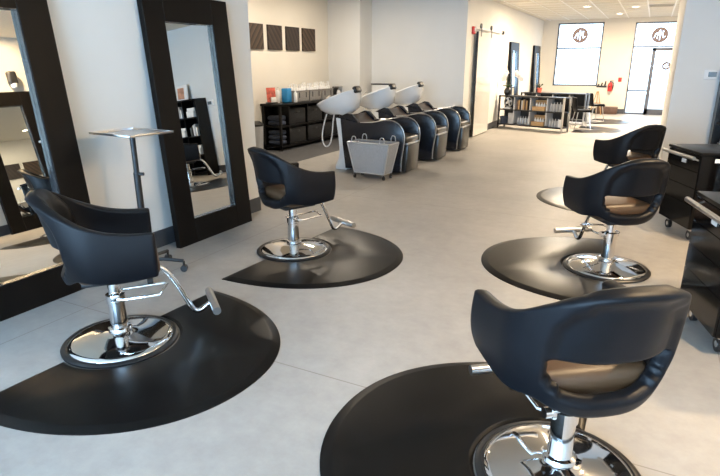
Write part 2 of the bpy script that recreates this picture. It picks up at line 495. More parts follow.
# ------------------------------------------------------------------ styling chair
def chair_shell():
    """open tub: arms and back in one padded band, with the slot in the back"""
    MM = 20
    hw, xf, xj, a = 0.296, 0.240, -0.02, 0.225
    La = xf-xj
    KA, KB = 12, 44
    plan = []
    for k in range(KA): plan.append((xf-La*k/KA, -hw))
    for k in range(KB+1):
        th = PI*k/KB
        c, s_ = math.sin(th), -math.cos(th)
        e = 2/2.45
        plan.append((xj-a*abs(c)**e, hw*math.copysign(abs(s_)**e, s_)))
    for k in range(KA): plan.append((xj+La*(k+1)/KA, hw))
    n = len(plan)
    b = B()
    def ss(x): x = max(0, min(1, x)); return x*x*(3-2*x)
    def curve(pts, x):
        # monotone pieces joined with the slopes of a Catmull-Rom spline
        for k in range(len(pts)-1):
            if x <= pts[k+1][0] or k == len(pts)-2:
                (x0, y0), (x1, y1) = pts[k], pts[k+1]
                xa, ya = pts[max(k-1, 0)]; xb, yb = pts[min(k+2, len(pts)-1)]
                m0 = (y1-ya)/(x1-xa) if k > 0 else 0.0
                m1 = (yb-y0)/(xb-x0) if k+2 < len(pts) else (y1-y0)/(x1-x0)
                t = (x-x0)/(x1-x0); h = x1-x0
                return (2*t**3-3*t*t+1)*y0+(t**3-2*t*t+t)*h*m0+(-2*t**3+3*t*t)*y1+(t**3-t*t)*h*m1
    TOP = [(0, 0.908), (0.15, 0.903), (0.28, 0.878), (0.40, 0.830), (0.52, 0.776), (0.66, 0.738), (0.82, 0.718), (1.0, 0.712)]
    BOT = [(0, 0.408), (0.15, 0.414), (0.28, 0.440), (0.39, 0.468), (0.50, 0.462), (0.64, 0.448), (0.80, 0.448), (1.0, 0.462)]
    acc = [0.0]
    for p, q in zip(plan[:-1], plan[1:]): acc.append(acc[-1]+math.hypot(q[0]-p[0], q[1]-p[1]))
    half = acc[-1]/2
    g = []
    for i, (x, y) in enumerate(plan):
        sd = abs(acc[i]-half)/half
        back = ss((0.62-sd)/0.55)
        top = curve(TOP, sd); bot = curve(BOT, sd)
        row = []
        ln = math.hypot(x-xj if x < xj else 0, y) or 1
        nx, ny = ((x-xj)/ln if x < xj else 0.0), y/ln
        for j in range(MM+1):
            t = j/MM
            z = bot + (top-bot)*t
            off = 0.012*math.sin(PI*t) - 0.022*(1-t)**4
            rake = -0.105*back*t**1.2
            q = abs(y/0.222)**3.2 + abs((t-0.56)/0.375)**3.2
            inset = -0.032*ss((1.10-q)/0.20)*ss((t-0.34)/0.14) if x < -0.05 else 0.0
            row.append(b.bm.verts.new((x+nx*(off+inset)+rake, y+ny*(off+inset), z)))
        g.append(row)
    for i in range(n-1):
        ym = (plan[i][1]+plan[i+1][1])/2; xm = (plan[i][0]+plan[i+1][0])/2
        for j in range(MM):
            if xm < -0.05:
                lim = {3: 0.185, 4: 0.213, 5: 0.224, 6: 0.228, 7: 0.228, 8: 0.222}.get(j, -1)
                if abs(ym) < lim:
                    continue
            b.bm.faces.new((g[i][j], g[i][j+1], g[i+1][j+1], g[i+1][j]))
    return b
def chair_mesh_shell(parent):
    o = chair_shell().build('tub', M['leather'], parent, angle=180)
    s = o.modifiers.new('pad', 'SOLIDIFY'); s.thickness = 0.060; s.offset = -1.0; s.use_even_offset = False
    c = o.modifiers.new('soft', 'SUBSURF'); c.levels = 1; c.render_levels = 1
    return o

def make_chair(label):
    t = thing('styling_chair', label, 'chair', group='styling chairs')
    sh = chair_mesh_shell(t)
    b = B()
    for i in range(1):
        b.box((0.045, 0, 0.495), (0.41, 0.435, 0.120), bevel=0.045, seg=4)
    b.build('seat', M['seat'], t, angle=60)
    b = B(); b.box((0.0, 0, 0.415), (0.30, 0.26, 0.030), bevel=0.01); b.build('under_plate', M['plast'], t)
    # base disc, column, lever, footrest
    b = B(); b.lathe([(0, 0.0), (0.305, 0.0), (0.318, 0.006), (0.318, 0.014), (0.306, 0.024), (0.290, 0.024), (0.284, 0.018), (0, 0.018)], seg=64); b.build('base_ring', M['gasket'], t)
    b = B(); b.lathe([(0.284, 0.0195), (0.280, 0.028), (0.255, 0.036), (0.18, 0.050), (0.10, 0.064), (0.060, 0.072), (0.052, 0.078), (0, 0.078)], seg=64); b.build('base_disc', M['chrome'], t, angle=60)
    col = B(); col.lathe([(0.062, 0.074), (0.062, 0.098), (0.048, 0.102), (0.045, 0.25), (0.052, 0.252), (0.052, 0.30), (0.034, 0.304), (0.034, 0.402), (0, 0.402)], seg=28)
    col.build('column', M['chrome'], t)
    lv = B(); ca, sa = math.cos(0.0), math.sin(0.0)
    pts = [(0.0, 0.05, 0.285), (0.04, 0.09, 0.285), (0.27, 0.09, 0.288), (0.285, 0.07, 0.288), (0.235, -0.085, 0.288), (0.04, -0.075, 0.285), (0.0, -0.05, 0.285)]
    lv.tube(pts, 0.0075, 8)
    lv.box((0, 0, 0.290), (0.05, 0.125, 0.045), bevel=0.01)
    lv.cyl((0, 0.04, 0.290), (0, 0.085, 0.290), 0.022, 14)
    lv.build('pump_lever', M['chrome'], t)
    f = B()
    f.tube([(0.17, 0, 0.44), (0.255, 0, 0.43), (0.31, 0, 0.36), (0.405, 0, 0.145), (0.425, 0, 0.118), (0.455, 0, 0.115), (0.50, 0, 0.148), (0.525, 0, 0.160)], 0.0155, 12, smooth=2)
    f.build('footrest_bar', M['chrome'], t)
    f = B(); f.cyl((0.53, -0.165, 0.165), (0.53, 0.165, 0.165), 0.024, 16); f.build('footrest', M['satin'], t)
    return t

CH = [((-2.540, 1.915), 50, 'black styling chair nearest the left mirror, footrest toward the room'),
      ((-2.558, 3.736), 66, 'black styling chair in front of the second leaning mirror'),
      ((-0.125, 1.93), 127, 'large black styling chair in the foreground, seen from behind'),
      ((-0.130, 4.474), 126, 'black styling chair behind the foreground one, beside the gloss trolley'),
      ((-0.13, 6.95), 136, 'farthest of the three black styling chairs on the right side')]
FAR = [((-1.46, 14.72), 20, 'dark side chair with thin metal legs at the right end of the distant product rack'),
       ((-1.36, 17.0), 35, 'farthest dark side chair with thin metal legs, behind the distant product rack')]
base_chair = None
for (xy, az, lab) in CH:
    if base_chair is None:
        base_chair = make_chair(lab)
        base_chair.location = (*xy, 0); base_chair.rotation_euler = (0, 0, R(az))
    else:
        dup(base_chair, (*xy, 0), R(az), lab)

def make_side_chair(label):
    t = thing('side_chair', label, 'chair', group='distant side chairs')
    b = B(); b.box((0.02, 0, 0.43), (0.36, 0.37, 0.06), bevel=0.02, seg=3); b.build('seat', M['leather'], t)
    b = B()
    rows = []
    for k in range(9):
        y = -0.19+0.38*k/8
        rows.append([(-0.17+0.9*y*y-0.05*q, y, 0.44+0.32*q) for q in (0, 0.25, 0.5, 0.75, 1.0)])
    b.grid(rows); o = b.build('backrest', M['leather'], t, angle=180)
    md = o.modifiers.new('pad', 'SOLIDIFY'); md.thickness = 0.04; md.offset = 0
    md = o.modifiers.new('soft', 'SUBSURF'); md.levels = 1; md.render_levels = 1
    for sx in (-1, 1):
        for sy in (-1, 1):
            b = B(); b.cyl((0.02+sx*0.13, sy*0.15, 0.40), (0.02+sx*0.19, sy*0.20, 0.0), 0.011, 8); b.build('leg', M['satin'], t)
    return t
c0 = make_side_chair(FAR[0][2]); c0.location = (*FAR[0][0], 0.0175); c0.rotation_euler = (0, 0, R(FAR[0][1]))
dup(c0, (*FAR[1][0], 0.0175), R(FAR[1][1]), FAR[1][2])

# ------------------------------------------------------------------ anti fatigue mats (half round, cut out for the chair base)
def make_mat(name, label):
    def outline(ins):
        pts = []
        hwid, reach, n = 0.812-ins, 1.025-ins, 2.12
        K = 56
        for k in range(K+1):
            th = -PI/2 + PI*k/K
            c, s_ = math.cos(th), math.sin(th)
            x = reach*max(0, c)**(2/n) if c > 1e-9 else 0
            pts.append((max(x, ins*0.6), hwid*math.copysign(abs(s_)**(2/n), s_)))
        # back edge with the round cut-out
        rc, cx = 0.324+ins*0.35, 0.068
        a0 = math.acos(max(-1, min(1, (ins*0.6-cx)/rc)))
        arc = []
        for k in range(25):
            a = a0 - 2*a0*k/24
            arc.append((cx+rc*math.cos(a), rc*math.sin(a)))
        return pts+arc
    levels = [(0.0, 0.0), (0.0, 0.004), (0.045, 0.016), (0.055, 0.017)]
    b = B()
    rows = [[b.bm.verts.new((p[0], p[1], z)) for p in outline(i)] for i, z in levels]
    n = len(rows[0])
    for r0, r1 in zip(rows[:-1], rows[1:]):
        for k in range(n):
            k2 = (k+1) % n
            b.bm.faces.new((r0[k], r0[k2], r1[k2], r1[k]))
    b.bm.faces.new(rows[-1]); b.bm.faces.new(rows[0][::-1])
    o = b.build(name, M['rubber'], angle=30)
    return tag(o, label, 'mat', 'floor mats under the styling chairs')
MT = [(-3, 'black half-round rubber mat under the leftmost chair'),
      (-3, 'black half-round rubber mat in front of the second leaning mirror'),
      (180, 'black half-round rubber mat under the foreground chair'),
      (187, 'black half-round rubber mat under the middle right chair'),
      (180, 'pale shining half-round mat under the farthest right chair'),
      (-2, 'shining mat by the right end of the distant product rack'),
      (-2, 'shining mat under the farthest chair')]
MT = [((c[0][0]-0.068*math.cos(R(a)), c[0][1]-0.068*math.sin(R(a))), a, l) for c, (a, l) in zip(CH+FAR, MT)]
m0 = None
for (xy, az, lab) in MT:
    if m0 is None:
        m0 = make_mat('anti_fatigue_mat', lab)
        m0.location = (*xy, 0.0); m0.rotation_euler = (0, 0, R(az))
    else:
        c = m0.copy(); COL.objects.link(c); c.location = (*xy, 0.0); c.rotation_euler = (0, 0, R(az)); c['label'] = lab

# ------------------------------------------------------------------ leaning mirrors
def make_mirror(label, w=1.00, h=2.09, fw=0.215, dep=0.055):
    """local: bottom front edge along Y at the origin, face toward +X"""
    t = thing('leaning_mirror', label, 'mirror', group='leaning mirrors')
    b = B()
    rec = 0.034
    def fr(y0, y1, z0, z1):
        b.box((-dep/2, (y0+y1)/2, (z0+z1)/2), (dep, y1-y0, z1-z0), bevel=0.003, seg=1)
    fr(-w/2, -w/2+fw, 0, h); fr(w/2-fw, w/2, 0, h); fr(-w/2+fw, w/2-fw, 0, fw); fr(-w/2+fw, w/2-fw, h-fw, h)
    b.build('frame', M['frame'], t, smooth=False)
    b = B()
    iw, z0, z1, th = w/2-fw, fw, h-fw, 0.004
    b.box((-rec/2-0.004, iw-th/2, (z0+z1)/2), (rec-0.006, th, z1-z0)); b.box((-rec/2-0.004, -iw+th/2, (z0+z1)/2), (rec-0.006, th, z1-z0))
    b.box((-rec/2-0.004, 0, z0+th/2), (rec-0.006, 2*iw-2*th, th)); b.box((-rec/2-0.004, 0, z1-th/2), (rec-0.006, 2*iw-2*th, th))
    b.build('frame_lip', M['jamb'], t, smooth=False)
    b = B(); b.box((-rec-0.006, 0, h/2), (0.006, 2*iw, z1-z0))
    b.build('glass', M['mirror'], t, smooth=False)
    return t
def lean(o, xwall, xbase, y, h=2.09, dep=0.055, face=1):
    # face +1: faces +X, leaning on a wall at smaller x
    d = abs(xbase-xwall)
    # find lean so that the top back edge meets the wall and the bottom back edge meets the floor
    th = 0.0
    for _ in range(60):
        th = math.asin(max(0, min(0.3, (d-dep*math.cos(th)-0.002)/h)))
    o.rotation_euler = (0, -th, 0 if face > 0 else PI)
    if face < 0:
        o.rotation_euler = (0, -th, PI)
    o.location = (xbase, y, dep*math.sin(th)*0.0)
    # lowest point is the front bottom edge after leaning back: lift so that the back edge also clears the floor
    o.location.z = 0.001
m1 = make_mirror('large leaning mirror cut off by the left edge, dark wide frame')
lean(m1, XL+0.0, XL+0.25, 2.03)
def mirror_at(label, xw, xb, y, face=1, h=None):
    c = dup(m1, (0, 0, 0), 0, label)
    lean(c, xw, xb, y, face=face)
    return c
mirror_at('leaning mirror with wide dark frame beside the tray stand', XL, XL+0.205, 3.825)
mirror_at('leaning mirror on the right wall, seen in the left mirror', XR, XR-0.20, 5.10, face=-1)
mirror_at('leaning mirror seen edge-on behind the orchid', XB, XB+0.17, 15.70)
mirror_at('distant leaning mirror seen edge-on beside the far window', XB, XB+0.17, 18.95)

# ------------------------------------------------------------------ tray stand
t = thing('tray_stand', 'rolling stand with a flat steel tray between the two left mirrors', 'tray stand', (-3.27, 2.79, 0), 0)
b = B()
ring = [(-0.20, -0.27), (0.20, -0.27), (0.20, 0.27), (-0.20, 0.27)]
b.box((0, 0, 1.065), (0.36, 0.44, 0.004))
for (x, y, sx, sy) in ((0.18, 0, 0.010, 0.45), (-0.18, 0, 0.010, 0.45), (0, 0.22, 0.37, 0.010), (0, -0.22, 0.37, 0.010)):
    b.box((x, y, 1.071), (sx, sy, 0.016), bevel=0.003)
b.xform(Matrix.Rotation(R(86), 4, 'Z'))
b.build('tray', M['satin'], t)
b = B(); b.cyl((0, 0, 0.09), (0, 0, 1.063), 0.020, 14); b.cyl((0, 0, 0.09), (0, 0, 0.78), 0.025, 14); b.build('pole', M['plast'], t)
b = B(); b.cyl((0.015, 0, 0.77), (0.05, 0.02, 0.77), 0.012, 10); b.build('height_knob', M['plast'], t)
b = B()
for k in range(5):
    a = 2*PI*k/5+0.55
    b.tube([(0, 0, 0.10), (0.12*math.cos(a), 0.12*math.sin(a), 0.105), (0.27*math.cos(a), 0.27*math.sin(a), 0.085)], 0.014, 8)
b.build('star_base', M['plast'], t)
for k in range(5):
    a = 2*PI*k/5+0.55
    b = B(); c = (0.27*math.cos(a), 0.27*math.sin(a))
    b.cyl((c[0]-0.02*math.sin(a), c[1]+0.02*math.cos(a), 0.027), (c[0]+0.02*math.sin(a), c[1]-0.02*math.cos(a), 0.027), 0.026, 14)
    b.cyl((c[0], c[1], 0.04), (c[0], c[1], 0.085), 0.009, 8)
    b.build('caster', M['plast'], t)

# ------------------------------------------------------------------ alcove cabinet
CX0, CX1, CY0, CY1, CZ = XA+0.02, -5.90, 8.35, 10.55, 0.85
t = thing('open_cabinet', 'long black open cabinet with dark baskets along the alcove wall', 'cabinet', ((CX0+CX1)/2, (CY0+CY1)/2, 0))
dxx, dyy = CX1-CX0, CY1-CY0
b = B(); b.box((0.01, 0, CZ-0.02), (dxx+0.05, dyy+0.06, 0.04), bevel=0.005); b.build('top', M['black'], t)
b = B(); b.box((0, 0, 0.08), (dxx, dyy, 0.035)); b.build('bottom_shelf', M['black'], t, smooth=False)
b = B(); b.box((0, 0, 0.44), (dxx-0.02, dyy-0.04, 0.025)); b.build('middle_shelf', M['black'], t, smooth=False)
b = B(); b.box((-dxx/2+0.008, 0, CZ/2+0.02), (0.016, dyy, CZ-0.08)); b.build('back_panel', M['black'], t, smooth=False)
for y in (-dyy/2+0.02, dyy/2-0.02):
    for x in (-dxx/2+0.03, dxx/2-0.02):
        b = B(); b.box((x, y, CZ/2-0.02), (0.04, 0.04, CZ-0.04)); b.build('post', M['dark'], t, smooth=False)
for k in (1, 2, 3):
    b = B(); b.box((0, -dyy/2+0.30+(dyy-0.30)*(k-1)/3.0, CZ/2+0.02), (dxx-0.03, 0.025, CZ-0.12)); b.build('divider', M['black'], t, smooth=False)
# dark wicker baskets in the cabinet (things standing inside)
i = 0
for row, z in (('lower', 0.098), ('upper', 0.4535)):
    for k in range(3):
        wy = (dyy-0.30)/3.0
        y = CY0+0.30+wy*(k+0.5)
        b = B(); hh = 0.29
        b.box((0, 0, hh/2), (dxx-0.09, wy-0.09, hh), bevel=0.015)
        t2 = thing('storage_basket', 'black woven basket in the %s row of the cabinet, %s from the near end' % (row, ('first', 'second', 'third')[k]), 'basket', ((CX0+CX1)/2+0.01, y, z+0.001), 0, 'black baskets in the cabinet')
        b.build('basket_body', M['wickd'], t2)
        b = B(); b.box(((dxx-0.09)/2+0.002, 0, hh-0.07), (0.008, 0.12, 0.035), bevel=0.003); b.build('handle_slot', M['plast'], t2)
for z, n, lab in ((0.098, 3, 'lower'), (0.4535, 2, 'upper')):
    for k in range(n):
        b = B(); b.box((0, 0, 0.045), (0.30, 0.20, 0.088), bevel=0.035, seg=3)
        single('folded_towel', b, M['towel'], 'slate folded towel on the %s shelf at the cabinet end, %s of its stack' % (lab, ('bottom', 'middle' if n == 3 else 'top', 'top')[k]), 'towel', (-6.10, CY0+0.155, z+0.001+k*0.091), 0.05*k, 'folded towels in the cabinet')

# items on top of the cabinet
zt = CZ+0.001
t = thing('photo_display', 'red photo card on a small black stand at the cabinet end', 'display', (-6.13, 8.42, zt), R(-20))
b = B(); b.box((0, 0, 0.012), (0.10, 0.20, 0.024), bevel=0.004); b.build('stand', M['plast'], t)
b = B(); b.box((-0.01, 0, 0.155), (0.012, 0.185, 0.255), rot=(0, R(-6), 0)); b.build('card', M['redprint'], t, smooth=False)
b = B(); b.box((0.02, 0.03, 0.07), (0.02, 0.11, 0.09), bevel=0.004)
b.build('white_card', M['paper'], t)
def bottle_mesh(r=0.026, h=0.2, pump=True):
    b = B()
    b.lathe([(0, 0), (r*0.95, 0), (r, 0.006), (r, h*0.68), (r*0.85, h*0.76), (r*0.36, h*0.80), (r*0.36, h*0.86), (r*0.45, h*0.865), (r*0.45, h*0.94), (r*0.2, h*0.95), (r*0.2, h), (0, h)], seg=14)
    if pump:
        b.box((r*0.5, 0, h), (r*1.5, r*0.5, r*0.35), bevel=0.002, seg=1)
    return b
single('bottle', bottle_mesh(0.04, 0.28), M['white'], 'white pump bottle standing between the red card and the blue pack', 'bottle', (-6.16, 8.66, zt), 0)
single('bottle', bottle_mesh(0.035, 0.24), M['white'], 'shorter white pump bottle beside the blue pack, behind it', 'bottle', (-6.25, 8.74, zt), 0)
b = B(); b.box((0, 0, 0.13), (0.13, 0.17, 0.26), bevel=0.02, seg=3)
single('blue_pack', b, M['blue'], 'bright blue pack on the cabinet next to the grey baskets', 'pack', (-6.06, 8.80, zt), R(4))
single('bottle', bottle_mesh(0.035, 0.23), M['white'], 'white bottle in front of the first grey basket', 'bottle', (-5.935, 8.91, zt), 0)
bk_proto = None
order = ('first', 'second', 'third')
bot_me = bottle_mesh(0.032, 0.31).build('bottle', M['white'])
tag(bot_me, '', 'bottle')
first_bottle = True
for k in range(3):
    y = 9.19+k*0.475
    lab = '%s grey woven basket of bottles from the near end of the cabinet top' % order[k].capitalize()
    if bk_proto is None:
        t = thing('bottle_basket', lab, 'basket', (-6.09, y, zt), 0, 'grey baskets on the cabinet')
        b = B()
        w, d, h = 0.28, 0.44, 0.20
        b.box((0, 0, 0.008), (w, d, 0.016)); b.box((w/2-0.006, 0, h/2), (0.012, d, h)); b.box((-w/2+0.006, 0, h/2), (0.012, d, h))
        b.box((0, d/2-0.006, h/2), (w, 0.012, h)); b.box((0, -d/2+0.006, h/2), (w, 0.012, h))
        b.build('basket_body', M['wick'], t, smooth=False)
        b = B(); b.tube([(w/2, d/2, h), (w/2, -d/2, h), (-w/2, -d/2, h), (-w/2, d/2, h)], 0.009, 8, True); b.build('rim', M['wick'], t)
        b = B(); b.box((w/2+0.001, d/2-0.10, h*0.62), (0.004, 0.03, 0.10), bevel=0.001); b.build('handle_slot', M['plast'], t)
        b = B(); b.box((w/2+0.001, -d/2+0.10, h*0.62), (0.004, 0.03, 0.10), bevel=0.001); b.build('handle_slot', M['plast'], t)
        bk_proto = t
    else:
        dup(bk_proto, (-6.09, y, zt), 0, lab)
    for i in range(2):
        for j in range(5):
            amber = (i*5+j+k) % 4 == 1
            o = bot_me if first_bottle else bot_me.copy()
            if not first_bottle:
                COL.objects.link(o)
            first_bottle = False
            o.location = (-6.15+i*0.115, y-0.165+j*0.082, zt+0.017)
            o.scale = (1, 1, 0.93+0.13*random.random())
            o.rotation_euler = (0, 0, random.uniform(0, 6.28))
            o['label'] = 'white pump bottle standing in the %s grey basket on the cabinet' % order[k]
            o['group'] = 'bottles in the %s grey basket' % order[k]
# dark side cabinet and kettle beyond
t = thing('side_cabinet', 'small black cabinet past the baskets, behind the first wash basin', 'cabinet', (-6.10, 10.71, 0), 0)
b = B(); b.box((0, 0, 0.435), (0.42, 0.20, 0.87), bevel=0.004); b.build('body', M['black'], t)
b = B(); b.box((0, 0, 0.89), (0.44, 0.21, 0.035), bevel=0.004); b.build('top', M['black'], t)
t = thing('coffee_maker', 'small dark appliance on the side cabinet', 'appliance', (-6.06, 10.71, 0.909), 0)
b = B(); b.box((-0.04, 0, 0.085), (0.07, 0.14, 0.17), bevel=0.01); b.build('body', M['plast'], t)
b = B(); b.box((0.03, 0, 0.165), (0.15, 0.15, 0.045), bevel=0.012); b.build('head', M['satin'], t)
b = B(); b.lathe([(0, 0), (0.042, 0), (0.045, 0.05), (0.03, 0.095), (0, 0.095)], (0.045, 0, 0.002), 16); b.build('jug', M['white'], t)
# bin
t = thing('waste_bin', 'light grey bin with a black lid at the alcove corner', 'bin', (-6.13, 7.86, 0.005), 0)
b = B(); b.lathe([(0, 0), (0.14, 0), (0.165, 0.50), (0, 0.50)], seg=24); b.build('bin_body', M['trash'], t)
b = B(); b.lathe([(0, 0.50), (0.17, 0.50), (0.17, 0.53), (0.11, 0.575), (0, 0.58)], seg=24); b.build('lid', M['plast'], t)

# wall art
arts = [(8.09, 8.50, 0.7, 'first dark wood plank panel on the alcove wall, next to the corner'), (8.64, 9.08, -0.7, 'second dark wood plank panel on the alcove wall'),
        (9.22, 9.67, -0.5, 'third and darkest wood plank panel on the alcove wall'), (9.79, 10.26, 2.35, 'fourth dark wood plank panel, nearest the inner corner')]
cols = [((0.008, 0.005, 0.004), (0.085, 0.052, 0.032)), ((0.010, 0.006, 0.005), (0.055, 0.034, 0.024)), ((0.012, 0.008, 0.007), (0.045, 0.031, 0.024)), ((0.009, 0.006, 0.005), (0.095, 0.058, 0.036))]
for (y0, y1, a, lab), (c1, c2) in zip(arts, cols):
    b = B()
    b.box((0.016, 0, 0), (0.032, y1-y0, 0.43), bevel=0.004)
    single('wood_panel_art', b, plank_mat('art_planks', a, c1, c2), lab, 'wall art', (XA+0.001, (y0+y1)/2, 2.005), 0, 'wood panels on the alcove wall', smooth=False)

# wall shelf
t = thing('wall_shelf', 'white wall box with a thin dark top behind the wash chairs', 'shelf', (-5.24, 11.40, 0.98), 0)
b = B(); b.box((0, -0.10, 0.0), (0.42, 0.19, 0.26), bevel=0.006); b.build('box', M['white'], t)
b = B(); b.box((0, -0.105, 0.142), (0.48, 0.21, 0.022), bevel=0.003); b.build('shelf_top', M['plast'], t)

# ------------------------------------------------------------------ shampoo units (local: X toward the feet, Y width, origin under the seat)
def side_panel(y0, y1):
    # profile in x,z ; extruded along y
    prof = [(-0.52, 0.03), (-0.56, 0.40), (-0.60, 0.77), (-0.50, 0.765), (-0.30, 0.705), (-0.08, 0.715), (0.10, 0.765), (0.24, 0.760), (0.345, 0.71), (0.405, 0.62),
            (0.418, 0.50), (0.395, 0.34), (0.37, 0.18), (0.37, 0.03)]
    b = B()
    m = Matrix(((1, 0, 0, 0), (0, 0, -1, 0), (0, 1, 0, 0), (0, 0, 0, 1)))
    b.prism(prof, -y1, -y0, mtx=m, bevel=0.012)
    return b
def make_wash(label):
    t = thing('wash_unit', label, 'wash chair', group='wash chairs')
    side_panel(-0.34, -0.27).build('side_panel', M['navy'], t, angle=35)
    side_panel(0.27, 0.34).build('side_panel', M['navy'], t, angle=35)
    for s in (-1, 1):
        e = B(); pr = [(-0.28, 0.715), (-0.08, 0.725), (0.10, 0.775), (0.24, 0.770), (0.350, 0.715), (0.414, 0.62), (0.428, 0.50), (0.405, 0.34), (0.38, 0.18), (0.38, 0.05)]
        e.tube([(x, s*0.305, z) for x, z in pr], 0.008, 8, smooth=1); e.build('edge_trim', M['satin'], t)
    b = B()
    prof = [(-0.50, 0.70), (-0.54, 0.80), (-0.47, 0.82), (-0.36, 0.72), (-0.22, 0.60), (-0.05, 0.53), (0.30, 0.54), (0.38, 0.51), (0.38, 0.44), (-0.05, 0.40), (-0.30, 0.46)]
    m = Matrix(((1, 0, 0, 0), (0, 0, -1, 0), (0, 1, 0, 0), (0, 0, 0, 1)))
    b.prism(prof, -0.265, 0.265, mtx=m, bevel=0.02); b.build('seat', M['sheenv'], t, angle=50)
    b = B(); b.box((0.36, 0, 0.485), (0.14, 0.50, 0.10), bevel=0.035, seg=3); b.build('seat_front', M['olive'], t)
    b = B(); b.box((0.405, 0, 0.225), (0.075, 0.46, 0.40), rot=(0, R(3), 0), bevel=0.012); b.build('leg_rest', M['olive'], t)
    b = B(); b.box((0.405, 0, 0.435), (0.09, 0.48, 0.022), bevel=0.006); b.build('leg_rest_trim', M['satin'], t)
    b = B(); b.box((-0.05, 0, 0.20), (0.78, 0.52, 0.34)); b.build('underframe', M['plast'], t, smooth=False)
    # white pedestal behind
    b = B()
    prof = [(-0.70, 0.0), (-0.50, 0.0), (-0.50, 0.03), (-0.58, 0.77), (-0.685, 0.77), (-0.64, 0.50), (-0.61, 0.28), (-0.63, 0.16), (-0.70, 0.06)]
    b.prism(prof, -0.20, 0.325, mtx=m, bevel=0.012); b.build('pedestal', M['ceramic'], t, angle=35)
    # bowl: deep tapering oval, tipped down toward the back
    b = B()
    rows = []
    K = 32
    prof = [(1.0, 0.0), (1.03, 0.015), (1.0, 0.03), (0.93, 0.022), (0.84, -0.06), (0.62, -0.15), (0.30, -0.185), (0.02, -0.19)]
    outer = [(0.02, -0.235), (0.34, -0.225), (0.70, -0.19), (0.92, -0.09), (1.0, 0.0)]
    for (s, z) in outer[::1]:
        rows.append([(0.31*s*math.cos(2*PI*k/K)*(1.12 if math.cos(2*PI*k/K) < 0 else 0.95), 0.27*s*math.sin(2*PI*k/K), z*(1.0 if math.cos(2*PI*k/K) > 0 else 1.0-0.35*abs(math.cos(2*PI*k/K)))) for k in range(K)])
    for (s, z) in prof[1:]:
        rows.append([(0.31*s*math.cos(2*PI*k/K)*(1.12 if math.cos(2*PI*k/K) < 0 else 0.95), 0.27*s*math.sin(2*PI*k/K), z) for k in range(K)])
    b.grid(rows, True)
    b.bm.faces.new([v for v in list(b.bm.verts)[:K]][::-1])
    b.bm.faces.new([v for v in list(b.bm.verts)[-K:]])
    bowlm = Matrix.Translation((-0.775, 0, 1.035)) @ Matrix.Rotation(R(-21), 4, 'Y') @ Matrix.Diagonal((1.14, 1.16, 1.18, 1))
    b.xform(bowlm); bo = b.build('basin', M['ceramic'], t, angle=50)
    b = B(); b.box((0.285, -0.02, 0.02), (0.06, 0.17, 0.085), bevel=0.025, seg=3); b.xform(bowlm); b.build('neck_rest', M['plast'], t)
    b = B(); b.tube([(-0.30, 0.12, 0.0), (-0.30, 0.12, 0.08), (-0.2, 0.1, 0.10)], 0.012, 8, smooth=1); b.xform(bowlm); b.build('tap', M['chrome'], t)
    # black shoulder hood between bowl and chair
    b = B()
    prof = [(-0.66, 0.775), (-0.50, 0.845), (-0.42, 0.83), (-0.33, 0.74), (-0.30, 0.70), (-0.58, 0.76)]
    b.prism(prof, -0.33, -0.26, mtx=m, bevel=0.01); b.build('shoulder_pad', M['navy'], t, angle=35)
    b = B(); b.prism(prof, 0.26, 0.33, mtx=m, bevel=0.01); b.build('shoulder_pad', M['navy'], t, angle=35)
    # spray hose hanging in a loop
    b = B()
    b.tube([(-0.98, -0.08, 0.80), (-1.00, -0.16, 0.62), (-1.01, -0.20, 0.42), (-0.95, -0.20, 0.30), (-0.86, -0.20, 0.34), (-0.83, -0.18, 0.50), (-0.85, -0.12, 0.68), (-0.87, -0.04, 0.80)], 0.011, 8, smooth=3)
    b.build('hose', M['white'], t)
    return t
wl = ['nearest black wash chair with white basin, beside the mesh cart', 'middle black wash chair of the row of three with white basins', 'farthest black wash chair with white basin, by the white sliding door']
w0 = make_wash(wl[0]); w0.location = (-3.46, 7.60, 0)
dup(w0, (-3.44, 8.87, 0), 0, wl[1]); dup(w0, (-3.42, 10.12, 0), 0, wl[2])

# ------------------------------------------------------------------ mesh cart
t = thing('mesh_cart', 'silver wire mesh cart on casters in front of the nearest wash chair', 'cart', (-3.35, 6.92, 0), R(-3))
tw, td, bw, bd, z0, z1 = 0.325, 0.15, 0.235, 0.115, 0.08, 0.50
def ring4(w, d, z): return [(-w, -d, z), (w, -d, z), (w, d, z), (-w, d, z)]
b = B()
a, c = ring4(tw, td, z1), ring4(bw, bd, z0)
for i in range(4):
    j = (i+1) % 4
    vs = [b.bm.verts.new(p) for p in (c[i], c[j], a[j], a[i])]
    b.bm.faces.new(vs)
vs = [b.bm.verts.new(p) for p in c]; b.bm.faces.new(vs)
o = b.build('mesh_sides', M['meshm'], t, smooth=False); s = o.modifiers.new('wire', 'SOLIDIFY'); s.thickness = 0.004; s.offset = 0
b = B(); b.tube(a, 0.011, 8, True); b.tube(c, 0.010, 8, True)
for i in range(4): b.cyl(a[i], c[i], 0.010, 8)
b.build('wire_frame', M['silver'], t)
for (x, y) in ((-0.22, -td), (0.22, -td), (-0.22, td), (0.24, td)):
    b = B()
    b.tube([(x-0.035, y, z1), (x-0.035, y, z1+0.05), (x-0.02, y, z1+0.085), (x+0.02, y, z1+0.085), (x+0.035, y, z1+0.05), (x+0.035, y, z1)], 0.007, 8, smooth=1)
    b.build('handle', M['silver'], t)
for i in range(4):
    b = B(); x, y = c[i][0]*0.98, c[i][1]*0.95
    b.cyl((x-0.012, y, 0.026), (x+0.012, y, 0.026), 0.025, 14); b.cyl((x, y, 0.04), (x, y, z0), 0.008, 8)
    b.build('caster', M['plast'], t)

